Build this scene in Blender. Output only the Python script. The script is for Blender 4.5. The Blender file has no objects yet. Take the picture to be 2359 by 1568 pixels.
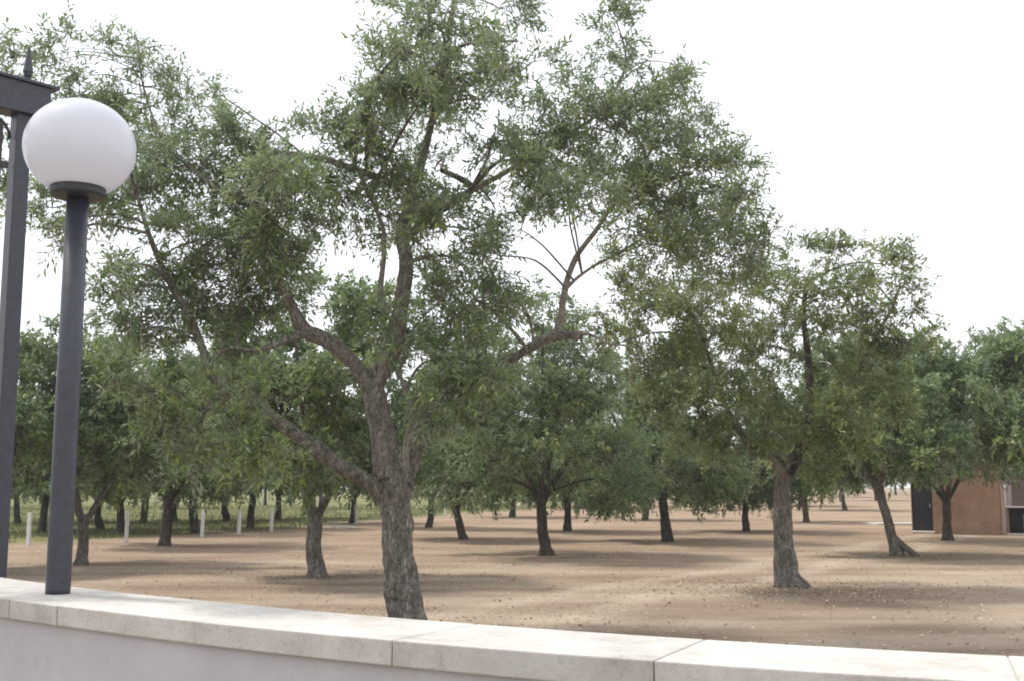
import bpy, bmesh, math, random
import numpy as np
from mathutils import Vector, noise as mnoise

# ------------------------------------------------------------------ camera, sky, sun, exposure
S = bpy.context.scene
COL = S.collection
FPX = 2600.0                      # focal length in units of a 2358 px wide frame
PITCH = math.atan(336.0 / FPX)
EYE = 1.65
cam_d = bpy.data.cameras.new('camera'); cam = bpy.data.objects.new('camera', cam_d); COL.objects.link(cam)
cam.location = (0, 0, EYE); cam.rotation_euler = (math.pi / 2 + PITCH, 0, 0)
cam_d.sensor_width = 36; cam_d.lens = 36 * FPX / 2358; cam_d.clip_end = 3000
S.camera = cam

SUN_EL, SUN_AZ = math.radians(58), math.radians(-60)   # azimuth from +Y (view direction), negative = left
W = bpy.data.worlds.new('World'); S.world = W; W.use_nodes = True
nt = W.node_tree; nt.nodes.clear()
out = nt.nodes.new('ShaderNodeOutputWorld'); bg = nt.nodes.new('ShaderNodeBackground')
sky = nt.nodes.new('ShaderNodeTexSky'); sky.sky_type = 'NISHITA'; sky.sun_disc = False
sky.sun_elevation = SUN_EL; sky.sun_rotation = SUN_AZ
sky.air_density = 1.0; sky.dust_density = 2.5; sky.ozone_density = 1.0
tc = nt.nodes.new('ShaderNodeTexCoord'); mp = nt.nodes.new('ShaderNodeMapping'); mp.inputs['Scale'].default_value = (1.0, 1.0, 3.0)
cn = nt.nodes.new('ShaderNodeTexNoise'); cn.inputs['Scale'].default_value = 2.2; cn.inputs['Detail'].default_value = 6
cr = nt.nodes.new('ShaderNodeMapRange'); cr.inputs['From Min'].default_value = .3; cr.inputs['From Max'].default_value = .6
cr.inputs['To Min'].default_value = .72; cr.inputs['To Max'].default_value = .97
mx = nt.nodes.new('ShaderNodeMix'); mx.data_type = 'RGBA'
mx.inputs[7].default_value = (9.6, 9.9, 10.3, 1)        # bright thin overcast over the sky
nt.links.new(tc.outputs['Generated'], mp.inputs['Vector']); nt.links.new(mp.outputs[0], cn.inputs['Vector'])
nt.links.new(cn.outputs['Fac'], cr.inputs['Value']); nt.links.new(cr.outputs[0], mx.inputs[0])
nt.links.new(sky.outputs[0], mx.inputs[6]); nt.links.new(mx.outputs[2], bg.inputs['Color'])
bg.inputs['Strength'].default_value = 0.098
nt.links.new(bg.outputs[0], out.inputs['Surface'])

sun_d = bpy.data.lights.new('sun', 'SUN'); sun_d.energy = 2.3; sun_d.angle = math.radians(7); sun_d.color = (1, .95, .87)
sun = bpy.data.objects.new('sun', sun_d); COL.objects.link(sun)
sv = Vector((math.sin(SUN_AZ) * math.cos(SUN_EL), math.cos(SUN_AZ) * math.cos(SUN_EL), math.sin(SUN_EL)))
sun.rotation_euler = sv.to_track_quat('Z', 'Y').to_euler(); sun.location = (-30, 20, 40)

S.view_settings.view_transform = 'Standard'; S.view_settings.look = 'None'
S.view_settings.exposure = 0.68; S.view_settings.gamma = 1; S.view_settings.use_curve_mapping = False
S.render.engine = 'CYCLES'
S.cycles.filter_width = 1.9
S.cycles.max_bounces = 6; S.cycles.diffuse_bounces = 4; S.cycles.volume_bounces = 0; S.cycles.transparent_max_bounces = 4
S.cycles.use_denoising = True

# ------------------------------------------------------------------ helpers
cp, sp = math.cos(PITCH), math.sin(PITCH)
def ray(x, y):
    dx = (x - 1179) / FPX; dz = -(y - 784) / FPX
    return Vector((dx, cp - sp * dz, sp + cp * dz))
def at(x, y, Y):                       # point at distance Y in front of the camera
    r = ray(x, y); return Vector((0, 0, EYE)) + r * (Y / r.y)
def on_plane(x, y, h=0.0):             # point of a horizontal plane at height h
    r = ray(x, y); t = (h - EYE) / r.z; return Vector((0, 0, EYE)) + r * t

def tag(o, label=None, cat=None, group=None, kind=None):
    if label: o['label'] = label
    if cat: o['category'] = cat
    if group: o['group'] = group
    if kind: o['kind'] = kind
    return o
def empty(name, loc=(0, 0, 0), rz=0):
    o = bpy.data.objects.new(name, None); COL.objects.link(o); o.location = loc; o.rotation_euler.z = rz
    o.empty_display_size = .2
    return o
def link(name, mesh, mat, parent=None):
    o = bpy.data.objects.new(name, mesh); COL.objects.link(o)
    if mat is not None and len(mesh.materials) == 0: mesh.materials.append(mat)
    o.parent = parent
    return o
def np_mesh(name, V, F, smooth=False, face_attr=None):
    """V (n,3); F (m,k) all faces with k corners."""
    V = np.asarray(V, dtype=np.float32); F = np.asarray(F, dtype=np.int32)
    me = bpy.data.meshes.new(name); m, k = F.shape
    me.vertices.add(len(V)); me.vertices.foreach_set('co', V.ravel())
    me.loops.add(m * k); me.loops.foreach_set('vertex_index', F.ravel())
    me.polygons.add(m); me.polygons.foreach_set('loop_start', np.arange(0, m * k, k, dtype=np.int32))
    me.polygons.foreach_set('loop_total', np.full(m, k, dtype=np.int32))
    me.polygons.foreach_set('use_smooth', np.full(m, smooth, dtype=bool))
    if face_attr is not None:
        a = me.attributes.new('tint', 'FLOAT', 'FACE'); a.data.foreach_set('value', np.asarray(face_attr, dtype=np.float32))
    me.update(calc_edges=True)
    return me
class MB:
    """collects shapes into one mesh"""
    def __init__(s): s.v = []; s.f = []
    def add(s, V, F):
        b = len(s.v); s.v += [tuple(p) for p in V]; s.f += [tuple(i + b for i in f) for f in F]
    def box(s, c, h, rz=0):
        ca, sa = math.cos(rz), math.sin(rz); V = []
        for z in (-1, 1):
            for x, y in ((-1, -1), (1, -1), (1, 1), (-1, 1)):
                a, b = x * h[0], y * h[1]
                V.append((c[0] + a * ca - b * sa, c[1] + a * sa + b * ca, c[2] + z * h[2]))
        s.add(V, [(3, 2, 1, 0), (4, 5, 6, 7), (0, 1, 5, 4), (1, 2, 6, 5), (2, 3, 7, 6), (3, 0, 4, 7)])
    def lathe(s, c, prof, n=32):
        V = []; F = []
        for r, z in prof:
            for i in range(n):
                a = 2 * math.pi * i / n; V.append((c[0] + r * math.cos(a), c[1] + r * math.sin(a), c[2] + z))
        for j in range(len(prof) - 1):
            for i in range(n):
                k = (i + 1) % n; F.append((j * n + i, j * n + k, (j + 1) * n + k, (j + 1) * n + i))
        F.append(tuple(range(n - 1, -1, -1))); F.append(tuple((len(prof) - 1) * n + i for i in range(n)))
        s.add(V, F)
    def tube(s, pts, radii, sides=8, amp=0.0, flute=0.0, seed=0.0, cap=True, gnarl=0.0):
        pts = [Vector(p) for p in pts]; n = len(pts); V = []; F = []
        d0 = (pts[1] - pts[0]).normalized()
        u = d0.cross(Vector((0.3, 1, 0.1))).normalized()
        for i in range(n):
            d = (pts[min(i + 1, n - 1)] - pts[max(i - 1, 0)]).normalized()
            u = (u - d * u.dot(d)).normalized(); w = d.cross(u)
            for k in range(sides):
                a = 2 * math.pi * k / sides; dr = u * math.cos(a) + w * math.sin(a); r = radii[i]
                q = 1.0
                if flute: q += flute * (math.sin(3 * a + seed + i * .03) * .6 + math.sin(5 * a + seed * 2 - i * .05) * .4)
                if amp:
                    p = pts[i] + dr * r
                    q += amp * mnoise.noise(Vector((p.x * 5 + seed, p.y * 5, p.z * 2.2)))
                    q += amp * .7 * mnoise.noise(Vector((p.x * 14, p.y * 14 + seed, p.z * 6)))
                    if gnarl:
                        g = mnoise.noise(Vector((p.x * 4.1, p.y * 4.1 + seed, p.z * 4.1)))
                        q += gnarl * max(0, g - .25) - gnarl * .8 * max(0, -g - .33)
                V.append(pts[i] + dr * r * q)
        for i in range(n - 1):
            for k in range(sides):
                l = (k + 1) % sides
                F.append((i * sides + k, i * sides + l, (i + 1) * sides + l, (i + 1) * sides + k))
        if cap:
            F.append(tuple(range(sides - 1, -1, -1))); F.append(tuple((n - 1) * sides + k for k in range(sides)))
        s.add(V, F)
    def build(s, name, mat, parent=None, smooth=False, bevel=0.0):
        me = bpy.data.meshes.new(name); me.from_pydata(s.v, [], s.f); me.update()
        if smooth: me.polygons.foreach_set('use_smooth', [True] * len(me.polygons))
        if bevel:
            bm = bmesh.new(); bm.from_mesh(me)
            es = [e for e in bm.edges if len(e.link_faces) == 2 and e.calc_face_angle(0) > .6]
            bmesh.ops.bevel(bm, geom=es, offset=bevel, segments=2, affect='EDGES', profile=.6)
            bm.to_mesh(me); bm.free()
        return link(name, me, mat, parent)
def spline(P, step):
    """Catmull-Rom through (Vector, radius) pairs, resampled"""
    out_p, out_r = [], []
    n = len(P)
    for i in range(n - 1):
        p0, p1, p2, p3 = P[max(i - 1, 0)], P[i], P[i + 1], P[min(i + 2, n - 1)]
        k = max(1, int((p2[0] - p1[0]).length / step))
        for j in range(k):
            t = j / k
            q = .5 * (2 * p1[0] + (p2[0] - p0[0]) * t + (2 * p0[0] - 5 * p1[0] + 4 * p2[0] - p3[0]) * t * t
                      + (3 * p1[0] - p0[0] - 3 * p2[0] + p3[0]) * t ** 3)
            out_p.append(q); out_r.append(p1[1] * (1 - t) + p2[1] * t)
    out_p.append(P[-1][0]); out_r.append(P[-1][1])
    return out_p, out_r

# ------------------------------------------------------------------ materials
def new_mat(name):
    m = bpy.data.materials.new(name); m.use_nodes = True; t = m.node_tree
    return m, t, t.nodes['Principled BSDF'], t.nodes['Material Output']
def N(t, kind, **kw):
    n = t.nodes.new(kind)
    for k, v in kw.items():
        if k in n.inputs: n.inputs[k].default_value = v
        else: setattr(n, k, v)
    return n
def ramp(t, stops):
    r = t.nodes.new('ShaderNodeValToRGB'); e = r.color_ramp.elements
    while len(e) > 2: e.remove(e[-1])
    for i, (p, c) in enumerate(stops):
        if i < 2: e[i].position = p; e[i].color = (*c, 1)
        else: k = e.new(p); k.color = (*c, 1)
    return r
def mixc(t, fac, a, b, blend='MIX'):
    m = t.nodes.new('ShaderNodeMix'); m.data_type = 'RGBA'; m.blend_type = blend
    for sock, v in ((m.inputs[0], fac), (m.inputs[6], a), (m.inputs[7], b)):
        if hasattr(v, 'links') or hasattr(v, 'is_linked'): t.links.new(v, sock)
        elif isinstance(v, (int, float)): sock.default_value = v
        else: sock.default_value = (*v, 1)
    return m.outputs[2]
def bump(t, bs, h, strength, dist):
    b = N(t, 'ShaderNodeBump', Strength=strength, Distance=dist); t.links.new(h, b.inputs['Height']); t.links.new(b.outputs[0], bs.inputs['Normal'])

def leaf_mat(name, up_a, up_b, up_c, low):
    m, t, bs, o = new_mat(name)
    at_ = N(t, 'ShaderNodeAttribute'); at_.attribute_name = 'tint'
    r = ramp(t, [(0.0, up_a), (.55, up_b), (1.0, up_c)]); t.links.new(at_.outputs['Fac'], r.inputs[0])
    geo = N(t, 'ShaderNodeNewGeometry')
    c = mixc(t, geo.outputs['Backfacing'], r.outputs[0], low)
    oi = N(t, 'ShaderNodeObjectInfo')
    hs = N(t, 'ShaderNodeHueSaturation', Saturation=1.13)
    mr = N(t, 'ShaderNodeMapRange'); mr.inputs['To Min'].default_value = .86; mr.inputs['To Max'].default_value = 1.14
    t.links.new(oi.outputs['Random'], mr.inputs['Value']); t.links.new(mr.outputs[0], hs.inputs['Value']); t.links.new(c, hs.inputs['Color'])
    t.links.new(hs.outputs[0], bs.inputs['Base Color']); bs.inputs['Roughness'].default_value = .42
    bs.inputs['Specular IOR Level'].default_value = .45
    tr = N(t, 'ShaderNodeBsdfTranslucent'); tcol = mixc(t, .5, hs.outputs[0], (.16, .2, .05)); t.links.new(tcol, tr.inputs['Color'])
    mixs = N(t, 'ShaderNodeMixShader'); mixs.inputs[0].default_value = .38
    t.links.new(bs.outputs[0], mixs.inputs[1]); t.links.new(tr.outputs[0], mixs.inputs[2]); t.links.new(mixs.outputs[0], o.inputs['Surface'])
    return m
LEAF = leaf_mat('olive_leaf', (.045, .096, .038), (.112, .18, .062), (.31, .355, .115), (.285, .345, .245))
LEAF_BROWN = leaf_mat('olive_leaf_warm', (.07, .12, .042), (.16, .215, .068), (.38, .4, .12), (.3, .35, .22))

def bark_mat(name, dark, mid, pale, scale=1.0):
    m, t, bs, o = new_mat(name)
    co = N(t, 'ShaderNodeTexCoord'); mp = N(t, 'ShaderNodeMapping'); mp.inputs['Scale'].default_value = (3 * scale, 3 * scale, 1.1 * scale)
    t.links.new(co.outputs['Object'], mp.inputs['Vector'])
    n1 = N(t, 'ShaderNodeTexNoise', Scale=5.0, Detail=8.0, Roughness=.65); t.links.new(mp.outputs[0], n1.inputs['Vector'])
    v = N(t, 'ShaderNodeTexVoronoi', Scale=11.0); v.feature = 'DISTANCE_TO_EDGE'
    nn = N(t, 'ShaderNodeTexNoise', Scale=7.0, Detail=3.0); t.links.new(mp.outputs[0], nn.inputs['Vector'])
    wv = mixc(t, .12, mp.outputs[0], nn.outputs['Color']); t.links.new(wv, v.inputs['Vector'])
    r = ramp(t, [(.28, dark), (.5, mid), (.74, pale)]); t.links.new(n1.outputs['Fac'], r.inputs[0])
    vr = ramp(t, [(0.0, (.35, .33, .32)), (.16, (1, 1, 1))]); t.links.new(v.outputs['Distance'], vr.inputs[0])
    c = mixc(t, .75, r.outputs[0], vr.outputs[0], 'MULTIPLY'); t.links.new(c, bs.inputs['Base Color'])
    bs.inputs['Roughness'].default_value = .9; bs.inputs['Specular IOR Level'].default_value = .2
    h = mixc(t, .5, n1.outputs['Color'], vr.outputs[0]); bump(t, bs, h, .9, .03)
    return m
BARK = bark_mat('bark_grey', (.075, .066, .056), (.2, .18, .155), (.39, .36, .32))
BARK_DARK = bark_mat('bark_dark', (.036, .03, .026), (.095, .08, .068), (.2, .175, .155))
BARK_LIMB = bark_mat('bark_limb', (.1, .086, .072), (.25, .225, .195), (.44, .41, .365), 1.4)
BARK_PALE = bark_mat('bark_pale_limb', (.2, .175, .145), (.36, .325, .28), (.52, .485, .43), 2.0)

def ground_mat():
    m, t, bs, o = new_mat('dry_soil')
    co = N(t, 'ShaderNodeTexCoord'); P = co.outputs['Object']
    big = N(t, 'ShaderNodeTexNoise', Scale=.16, Detail=5.0, Roughness=.6); t.links.new(P, big.inputs['Vector'])
    mp = N(t, 'ShaderNodeMapping'); mp.inputs['Scale'].default_value = (.12, .5, 1); mp.inputs['Rotation'].default_value = (0, 0, .25); t.links.new(P, mp.inputs['Vector'])
    band = N(t, 'ShaderNodeTexNoise', Scale=1.6, Detail=4.0); t.links.new(mp.outputs[0], band.inputs['Vector'])
    fine = N(t, 'ShaderNodeTexNoise', Scale=9.0, Detail=9.0, Roughness=.72); t.links.new(P, fine.inputs['Vector'])
    grit = N(t, 'ShaderNodeTexNoise', Scale=60.0, Detail=4.0, Roughness=.7); t.links.new(P, grit.inputs['Vector'])
    a = ramp(t, [(.34, (.19, .138, .1)), (.5, (.282, .217, .164)), (.64, (.42, .352, .277))]); t.links.new(big.outputs['Fac'], a.inputs[0])
    b = ramp(t, [(.38, (.2, .145, .106)), (.62, (.445, .375, .297))]); t.links.new(band.outputs['Fac'], b.inputs[0])
    c = mixc(t, .5, a.outputs[0], b.outputs[0])
    sy = N(t, 'ShaderNodeSeparateXYZ'); t.links.new(P, sy.inputs[0])
    yy = N(t, 'ShaderNodeMath', operation='MULTIPLY_ADD'); t.links.new(big.outputs['Fac'], yy.inputs[0]); yy.inputs[1].default_value = 14.0; t.links.new(sy.outputs[1], yy.inputs[2])
    ym = N(t, 'ShaderNodeMapRange'); ym.inputs['From Min'].default_value = 21; ym.inputs['From Max'].default_value = 46; ym.inputs['To Max'].default_value = .5; t.links.new(yy.outputs[0], ym.inputs['Value'])
    c = mixc(t, ym.outputs[0], c, (.28, .187, .122))
    # two worn wheel tracks crossing the plot
    def mth(op, a, b=None, b2=None):
        q = N(t, 'ShaderNodeMath', operation=op)
        for i_, v_ in enumerate((a, b, b2)):
            if v_ is None: continue
            if isinstance(v_, (int, float)): q.inputs[i_].default_value = v_
            else: t.links.new(v_, q.inputs[i_])
        return q.outputs[0]
    dd = mth('ADD', mth('MULTIPLY', sy.outputs[0], .85), mth('MULTIPLY_ADD', sy.outputs[1], -.53, 6.4))
    dd = mth('MULTIPLY_ADD', big.outputs['Fac'], 3.2, dd)
    tk = N(t, 'ShaderNodeMapRange'); tk.inputs['From Min'].default_value = .12; tk.inputs['From Max'].default_value = .5; tk.inputs['To Min'].default_value = .5; tk.inputs['To Max'].default_value = 0
    t.links.new(mth('ABSOLUTE', mth('SUBTRACT', mth('ABSOLUTE', dd), .8)), tk.inputs['Value'])
    c = mixc(t, mth('MULTIPLY', tk.outputs[0], fine.outputs['Fac']), c, (.58, .5, .41))
    fr = ramp(t, [(.3, (.78, .75, .72)), (.5, (1, 1, 1)), (.72, (1.14, 1.12, 1.08))]); t.links.new(fine.outputs['Fac'], fr.inputs[0])
    c = mixc(t, .8, c, fr.outputs[0], 'MULTIPLY')
    gr = ramp(t, [(.35, (.72, .7, .68)), (.6, (1.08, 1.07, 1.05))]); t.links.new(grit.outputs['Fac'], gr.inputs[0])
    c = mixc(t, .7, c, gr.outputs[0], 'MULTIPLY')
    # grassy land beyond the post fence on the left: signed distance to the fence line, edge broken by noise
    sx = N(t, 'ShaderNodeSeparateXYZ'); t.links.new(P, sx.inputs[0])
    def lin(ax, ay, c0):
        m1 = N(t, 'ShaderNodeMath', operation='MULTIPLY'); t.links.new(sx.outputs[0], m1.inputs[0]); m1.inputs[1].default_value = ax
        m2 = N(t, 'ShaderNodeMath', operation='MULTIPLY_ADD'); t.links.new(sx.outputs[1], m2.inputs[0]); m2.inputs[1].default_value = ay; t.links.new(m1.outputs[0], m2.inputs[2])
        m3 = N(t, 'ShaderNodeMath', operation='ADD'); t.links.new(m2.outputs[0], m3.inputs[0]); m3.inputs[1].default_value = c0
        return m3.outputs[0]
    d = lin(FN[0], FN[1], FC)
    dn = N(t, 'ShaderNodeMath', operation='MULTIPLY_ADD'); t.links.new(big.outputs['Fac'], dn.inputs[0]); dn.inputs[1].default_value = 8.0; t.links.new(d, dn.inputs[2])
    mr = N(t, 'ShaderNodeMapRange'); mr.inputs['From Min'].default_value = 3.2; mr.inputs['From Max'].default_value = 6.0; t.links.new(dn.outputs[0], mr.inputs['Value'])
    g = ramp(t, [(.35, (.1, .12, .045)), (.5, (.155, .155, .062)), (.66, (.24, .2, .1))]); t.links.new(fine.outputs['Fac'], g.inputs[0])
    c = mixc(t, mr.outputs[0], c, g.outputs[0])
    t.links.new(c, bs.inputs['Base Color']); bs.inputs['Roughness'].default_value = .97; bs.inputs['Specular IOR Level'].default_value = .1
    h = mixc(t, .35, fine.outputs['Color'], grit.outputs['Color']); bump(t, bs, h, .8, .05)
    return m

def stone_mat(name, a, b, rough=.8, spot=.5, scale=6.0, bstr=.25, grime=.35):
    m, t, bs, o = new_mat(name)
    co = N(t, 'ShaderNodeTexCoord'); oi = N(t, 'ShaderNodeObjectInfo')
    ad = N(t, 'ShaderNodeVectorMath', operation='ADD'); t.links.new(co.outputs['Object'], ad.inputs[0]); t.links.new(oi.outputs['Location'], ad.inputs[1])
    n1 = N(t, 'ShaderNodeTexNoise', Scale=scale, Detail=8.0, Roughness=.65); t.links.new(ad.outputs[0], n1.inputs['Vector'])
    n2 = N(t, 'ShaderNodeTexNoise', Scale=scale * 16, Detail=4.0, Roughness=.7); t.links.new(ad.outputs[0], n2.inputs['Vector'])
    r = ramp(t, [(.3, a), (.7, b)]); t.links.new(n1.outputs['Fac'], r.inputs[0])
    g = ramp(t, [(.28, (.6, .58, .55)), (.46, (1, 1, 1))]); t.links.new(n2.outputs['Fac'], g.inputs[0])
    c = mixc(t, spot, r.outputs[0], g.outputs[0], 'MULTIPLY')
    n3 = N(t, 'ShaderNodeTexNoise', Scale=scale * .45, Detail=7.0, Roughness=.75); t.links.new(ad.outputs[0], n3.inputs['Vector'])
    gs = ramp(t, [(.36, (.72, .7, .67)), (.52, (1, 1, 1))]); t.links.new(n3.outputs['Fac'], gs.inputs[0])
    c = mixc(t, grime, c, gs.outputs[0], 'MULTIPLY')
    mr = N(t, 'ShaderNodeMapRange'); mr.inputs['To Min'].default_value = .92; mr.inputs['To Max'].default_value = 1.06
    t.links.new(oi.outputs['Random'], mr.inputs['Value'])
    hs = N(t, 'ShaderNodeHueSaturation'); t.links.new(mr.outputs[0], hs.inputs['Value']); t.links.new(c, hs.inputs['Color'])
    t.links.new(hs.outputs[0], bs.inputs['Base Color']); bs.inputs['Roughness'].default_value = rough
    bs.inputs['Specular IOR Level'].default_value = .3
    h = mixc(t, .5, n1.outputs['Color'], n2.outputs['Color']); bump(t, bs, h, bstr, .01)
    return m
def metal_paint(name, c, rough=.45):
    m, t, bs, o = new_mat(name)
    co = N(t, 'ShaderNodeTexCoord'); n1 = N(t, 'ShaderNodeTexNoise', Scale=30.0, Detail=5.0); t.links.new(co.outputs['Object'], n1.inputs['Vector'])
    r = ramp(t, [(.3, tuple(x * .8 for x in c)), (.7, tuple(x * 1.2 for x in c))]); t.links.new(n1.outputs['Fac'], r.inputs[0])
    t.links.new(r.outputs[0], bs.inputs['Base Color']); bs.inputs['Roughness'].default_value = rough
    bump(t, bs, n1.outputs['Fac'], .08, .003)
    return m

# fence line on the left (from the photographed post feet) is needed by the soil material
FENCE_PX = [(65, 1255), (290, 1249), (465, 1236), (550, 1228), (625, 1224), (820, 1206), (1025, 1187), (1077, 1182), (1121, 1174)]
fp = [on_plane(x, y) for x, y in FENCE_PX]
fd = (fp[6] - fp[0]).normalized(); FN = (-fd.y, fd.x); FC = -(FN[0] * fp[0].x + FN[1] * fp[0].y)

GROUND = ground_mat()
COPING = stone_mat('limestone_coping', (.42, .395, .365), (.55, .53, .505), .85, .5, 5.0, .45, .8)
PLASTER = stone_mat('pale_plaster', (.4, .385, .405), (.46, .445, .465), .9, .15, 3.0, .15)
CONCRETE = stone_mat('white_concrete', (.55, .54, .52), (.72, .71, .69), .85, .4, 8.0, .3)
SLAB = stone_mat('pale_concrete_slab', (.5, .44, .38), (.62, .56, .49), .9, .4, 4.0, .3)
IRON = metal_paint('dark_blue_grey_paint', (.038, .041, .056), .42)
IRON_DARK = metal_paint('dark_brown_iron', (.026, .027, .033), .5)
ROCK = stone_mat('pale_field_stone', (.45, .38, .3), (.68, .62, .54), .9, .5, 9.0, .5)

# ------------------------------------------------------------------ ground
def ground_h(x, y):
    r = math.hypot(x, y)
    a = .035 * min(1, r / 12) * mnoise.noise(Vector((x * .25, y * .25, 3.1))) + .012 * mnoise.noise(Vector((x * 1.3, y * 1.3, 7.7)))
    if r > 60:                               # the far land on the right lies a touch higher
        w = min(1, (r - 60) / 120) * max(0, min(1, (x + 5) / 30)); a += .8 * w
    return a
rings = [.6]
while rings[-1] < 1400: rings.append(rings[-1] * 1.035 + .02)
NA = 320
ca = np.linspace(0, 2 * math.pi, NA, endpoint=False)
V = [(0, 0, 0)]
for r in rings:
    for a in ca:
        x, y = r * math.sin(a), r * math.cos(a); V.append((x, y, ground_h(x, y) if y > -2 else 0))
F4 = []
for j in range(len(rings) - 1):
    b0, b1 = 1 + j * NA, 1 + (j + 1) * NA
    for i in range(NA):
        k = (i + 1) % NA; F4.append((b0 + i, b1 + i, b1 + k, b0 + k))
gm = bpy.data.meshes.new('ground')
gm.from_pydata(V, [], [(0, 1 + i, 1 + (i + 1) % NA) for i in range(NA)] + F4)
gm.polygons.foreach_set('use_smooth', [True] * len(gm.polygons)); gm.update()
bm = bmesh.new(); bm.from_mesh(gm); bmesh.ops.recalc_face_normals(bm, faces=bm.faces)
if sum(f.normal.z for f in list(bm.faces)[:200]) < 0: bmesh.ops.reverse_faces(bm, faces=bm.faces)
bm.to_mesh(gm); bm.free()
tag(link('ground', gm, GROUND), kind='structure')

# ------------------------------------------------------------------ low wall with coping stones
HC = EYE - 0.42                         # height of the coping's top
FR = [(0, 1378), (129, 1393.6), (461, 1424), (901, 1473), (1195, 1497), (1510, 1526), (1753, 1539.5), (2358, 1567)]
BK = [(0, 1343), (558, 1391), (1195, 1444), (1752, 1473), (2358, 1504)]
fpts = np.array([on_plane(x, y, HC)[:2] for x, y in FR]); bpts = np.array([on_plane(x, y, HC)[:2] for x, y in BK])
fq = np.polyfit(fpts[:, 0], fpts[:, 1], 2); bq = np.polyfit(bpts[:, 0], bpts[:, 1], 2)
def wf(x): return Vector((x, float(np.polyval(fq, x)), 0))
def wn(x):
    s = float(np.polyval(np.polyder(fq), x)); return Vector((-s, 1, 0)).normalized()
# mean width of the coping across the frame
ws = []
for x in np.linspace(fpts[0, 0], fpts[-1, 0], 20):
    p, n = wf(x), wn(x); t = 0
    for _ in range(30): q = p + n * t; t += (float(np.polyval(bq, q.x)) - q.y) * n.y
    ws.append(t)
CW = float(np.mean(ws)); TH = .07
jx = [float(on_plane(x, y, HC).x) for x, y in ((18, 1380), (130, 1393.7), (462, 1424), (903, 1473), (1511, 1526))]
jx = [jx[0] - 1.6, jx[0] - .85] + jx + [jx[-1] + .75, jx[-1] + 1.5]
wall = empty('boundary_wall', (0, 0, 0))
tag(wall, 'low pale plastered wall with a limestone coping across the foreground', 'wall')
rs = random.Random(4)
for i in range(len(jx) - 1):
    a, b = jx[i] + .0016, jx[i + 1] - .0016
    xs = np.linspace(a, b, 5); V = []; dz = rs.uniform(-.0006, .0006); df = rs.uniform(-.003, .003)
    for z in (-TH, 0):
        for x in xs: V.append(wf(x) + wn(x) * (0 + df) + Vector((0, 0, HC + z + dz)))
        for x in xs: V.append(wf(x) + wn(x) * (CW + df) + Vector((0, 0, HC + z + dz)))
    n = len(xs); F = []
    for k in range(n - 1):
        F += [(k, k + 1, 2 * n + k + 1, 2 * n + k), (n + k + 1, n + k, 3 * n + k, 3 * n + k + 1),
              (2 * n + k, 2 * n + k + 1, 3 * n + k + 1, 3 * n + k), (k + 1, k, n + k, n + k + 1)]
    F += [(n, 0, 2 * n, 3 * n), (n - 1, 2 * n - 1, 4 * n - 1, 3 * n - 1)]
    m = MB(); m.add(V, F); m.build('coping_stone', COPING, wall, bevel=.004)
m = MB(); xs = np.linspace(jx[0], jx[-1], 40); n = len(xs); V = []
for z in (0.0, HC - TH - .004):
    for x in xs: V.append(wf(x) + wn(x) * .022 + Vector((0, 0, z)))
    for x in xs: V.append(wf(x) + wn(x) * (CW - .022) + Vector((0, 0, z)))
F = []
for k in range(n - 1):
    F += [(k, k + 1, 2 * n + k + 1, 2 * n + k), (n + k + 1, n + k, 3 * n + k, 3 * n + k + 1), (2 * n + k, 2 * n + k + 1, 3 * n + k + 1, 3 * n + k)]
F += [(n, 0, 2 * n, 3 * n), (n - 1, 2 * n - 1, 4 * n - 1, 3 * n - 1)]
m.add(V, F); m.build('plaster_body', PLASTER, wall)
m = MB(); V = []                                         # thin mortar bed between body and stones, seen in the joints
for z in (HC - TH - .003, HC - .004):
    for x in xs: V.append(wf(x) + wn(x) * .007 + Vector((0, 0, z)))
    for x in xs: V.append(wf(x) + wn(x) * (CW - .012) + Vector((0, 0, z)))
m.add(V, F); m.build('mortar', stone_mat('grey_mortar', (.38, .35, .31), (.48, .45, .4), .95), wall)

# ------------------------------------------------------------------ globe lamp on the wall
lb = on_plane(133, 1366, HC)
LY = lb.y
k = LY / FPX
lamp = empty('globe_lamp', lb); tag(lamp, 'white globe lamp on a dark round post standing on the low wall', 'street lamp')
top_z = at(175, 452, LY).z - HC
PR = 27.0 * k
m = MB(); m.lathe((0, 0, 0), [(PR * 1.0, 0.0), (PR, .02), (PR * .985, top_z * .5), (PR * .93, top_z)], 40); m.build('post', IRON, lamp, True)
cr_ = 63 * k
m = MB(); m.lathe((0, 0, top_z), [(PR * .8, -.012), (cr_ * .93, -.006), (cr_, .004), (cr_, 21 * k - .006), (cr_ * .96, 21 * k), (cr_ * .75, 21 * k)], 48)
m.build('collar', IRON_DARK, lamp, False, .002)
gz = at(177, 343, LY).z - HC; ra, rb = 127 * k, 117 * k
prof = []
zb = top_z + 21 * k - .004 - gz
for i in range(41):
    th = -math.pi / 2 + math.pi * i / 40
    z = rb * math.sin(th)
    if z < zb: continue
    prof.append((max(.0005, ra * math.cos(th)), z))
r0 = ra * math.sqrt(max(0, 1 - (zb / rb) ** 2)); prof = [(r0, zb)] + prof
GL, t, bs, o_ = new_mat('opal_acrylic')
bs.inputs['Base Color'].default_value = (.74, .74, .77, 1); bs.inputs['Roughness'].default_value = .16
bs.inputs['Subsurface Weight'].default_value = .35; bs.inputs['Subsurface Radius'].default_value = (.1, .1, .1); bs.inputs['Subsurface Scale'].default_value = .4
gn = N(t, 'ShaderNodeTexNoise', Scale=14.0, Detail=6.0)
gr_ = ramp(t, [(.3, (.71, .725, .78)), (.7, (.725, .74, .795))]); t.links.new(gn.outputs['Fac'], gr_.inputs[0]); t.links.new(gr_.outputs[0], bs.inputs['Base Color'])
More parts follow.
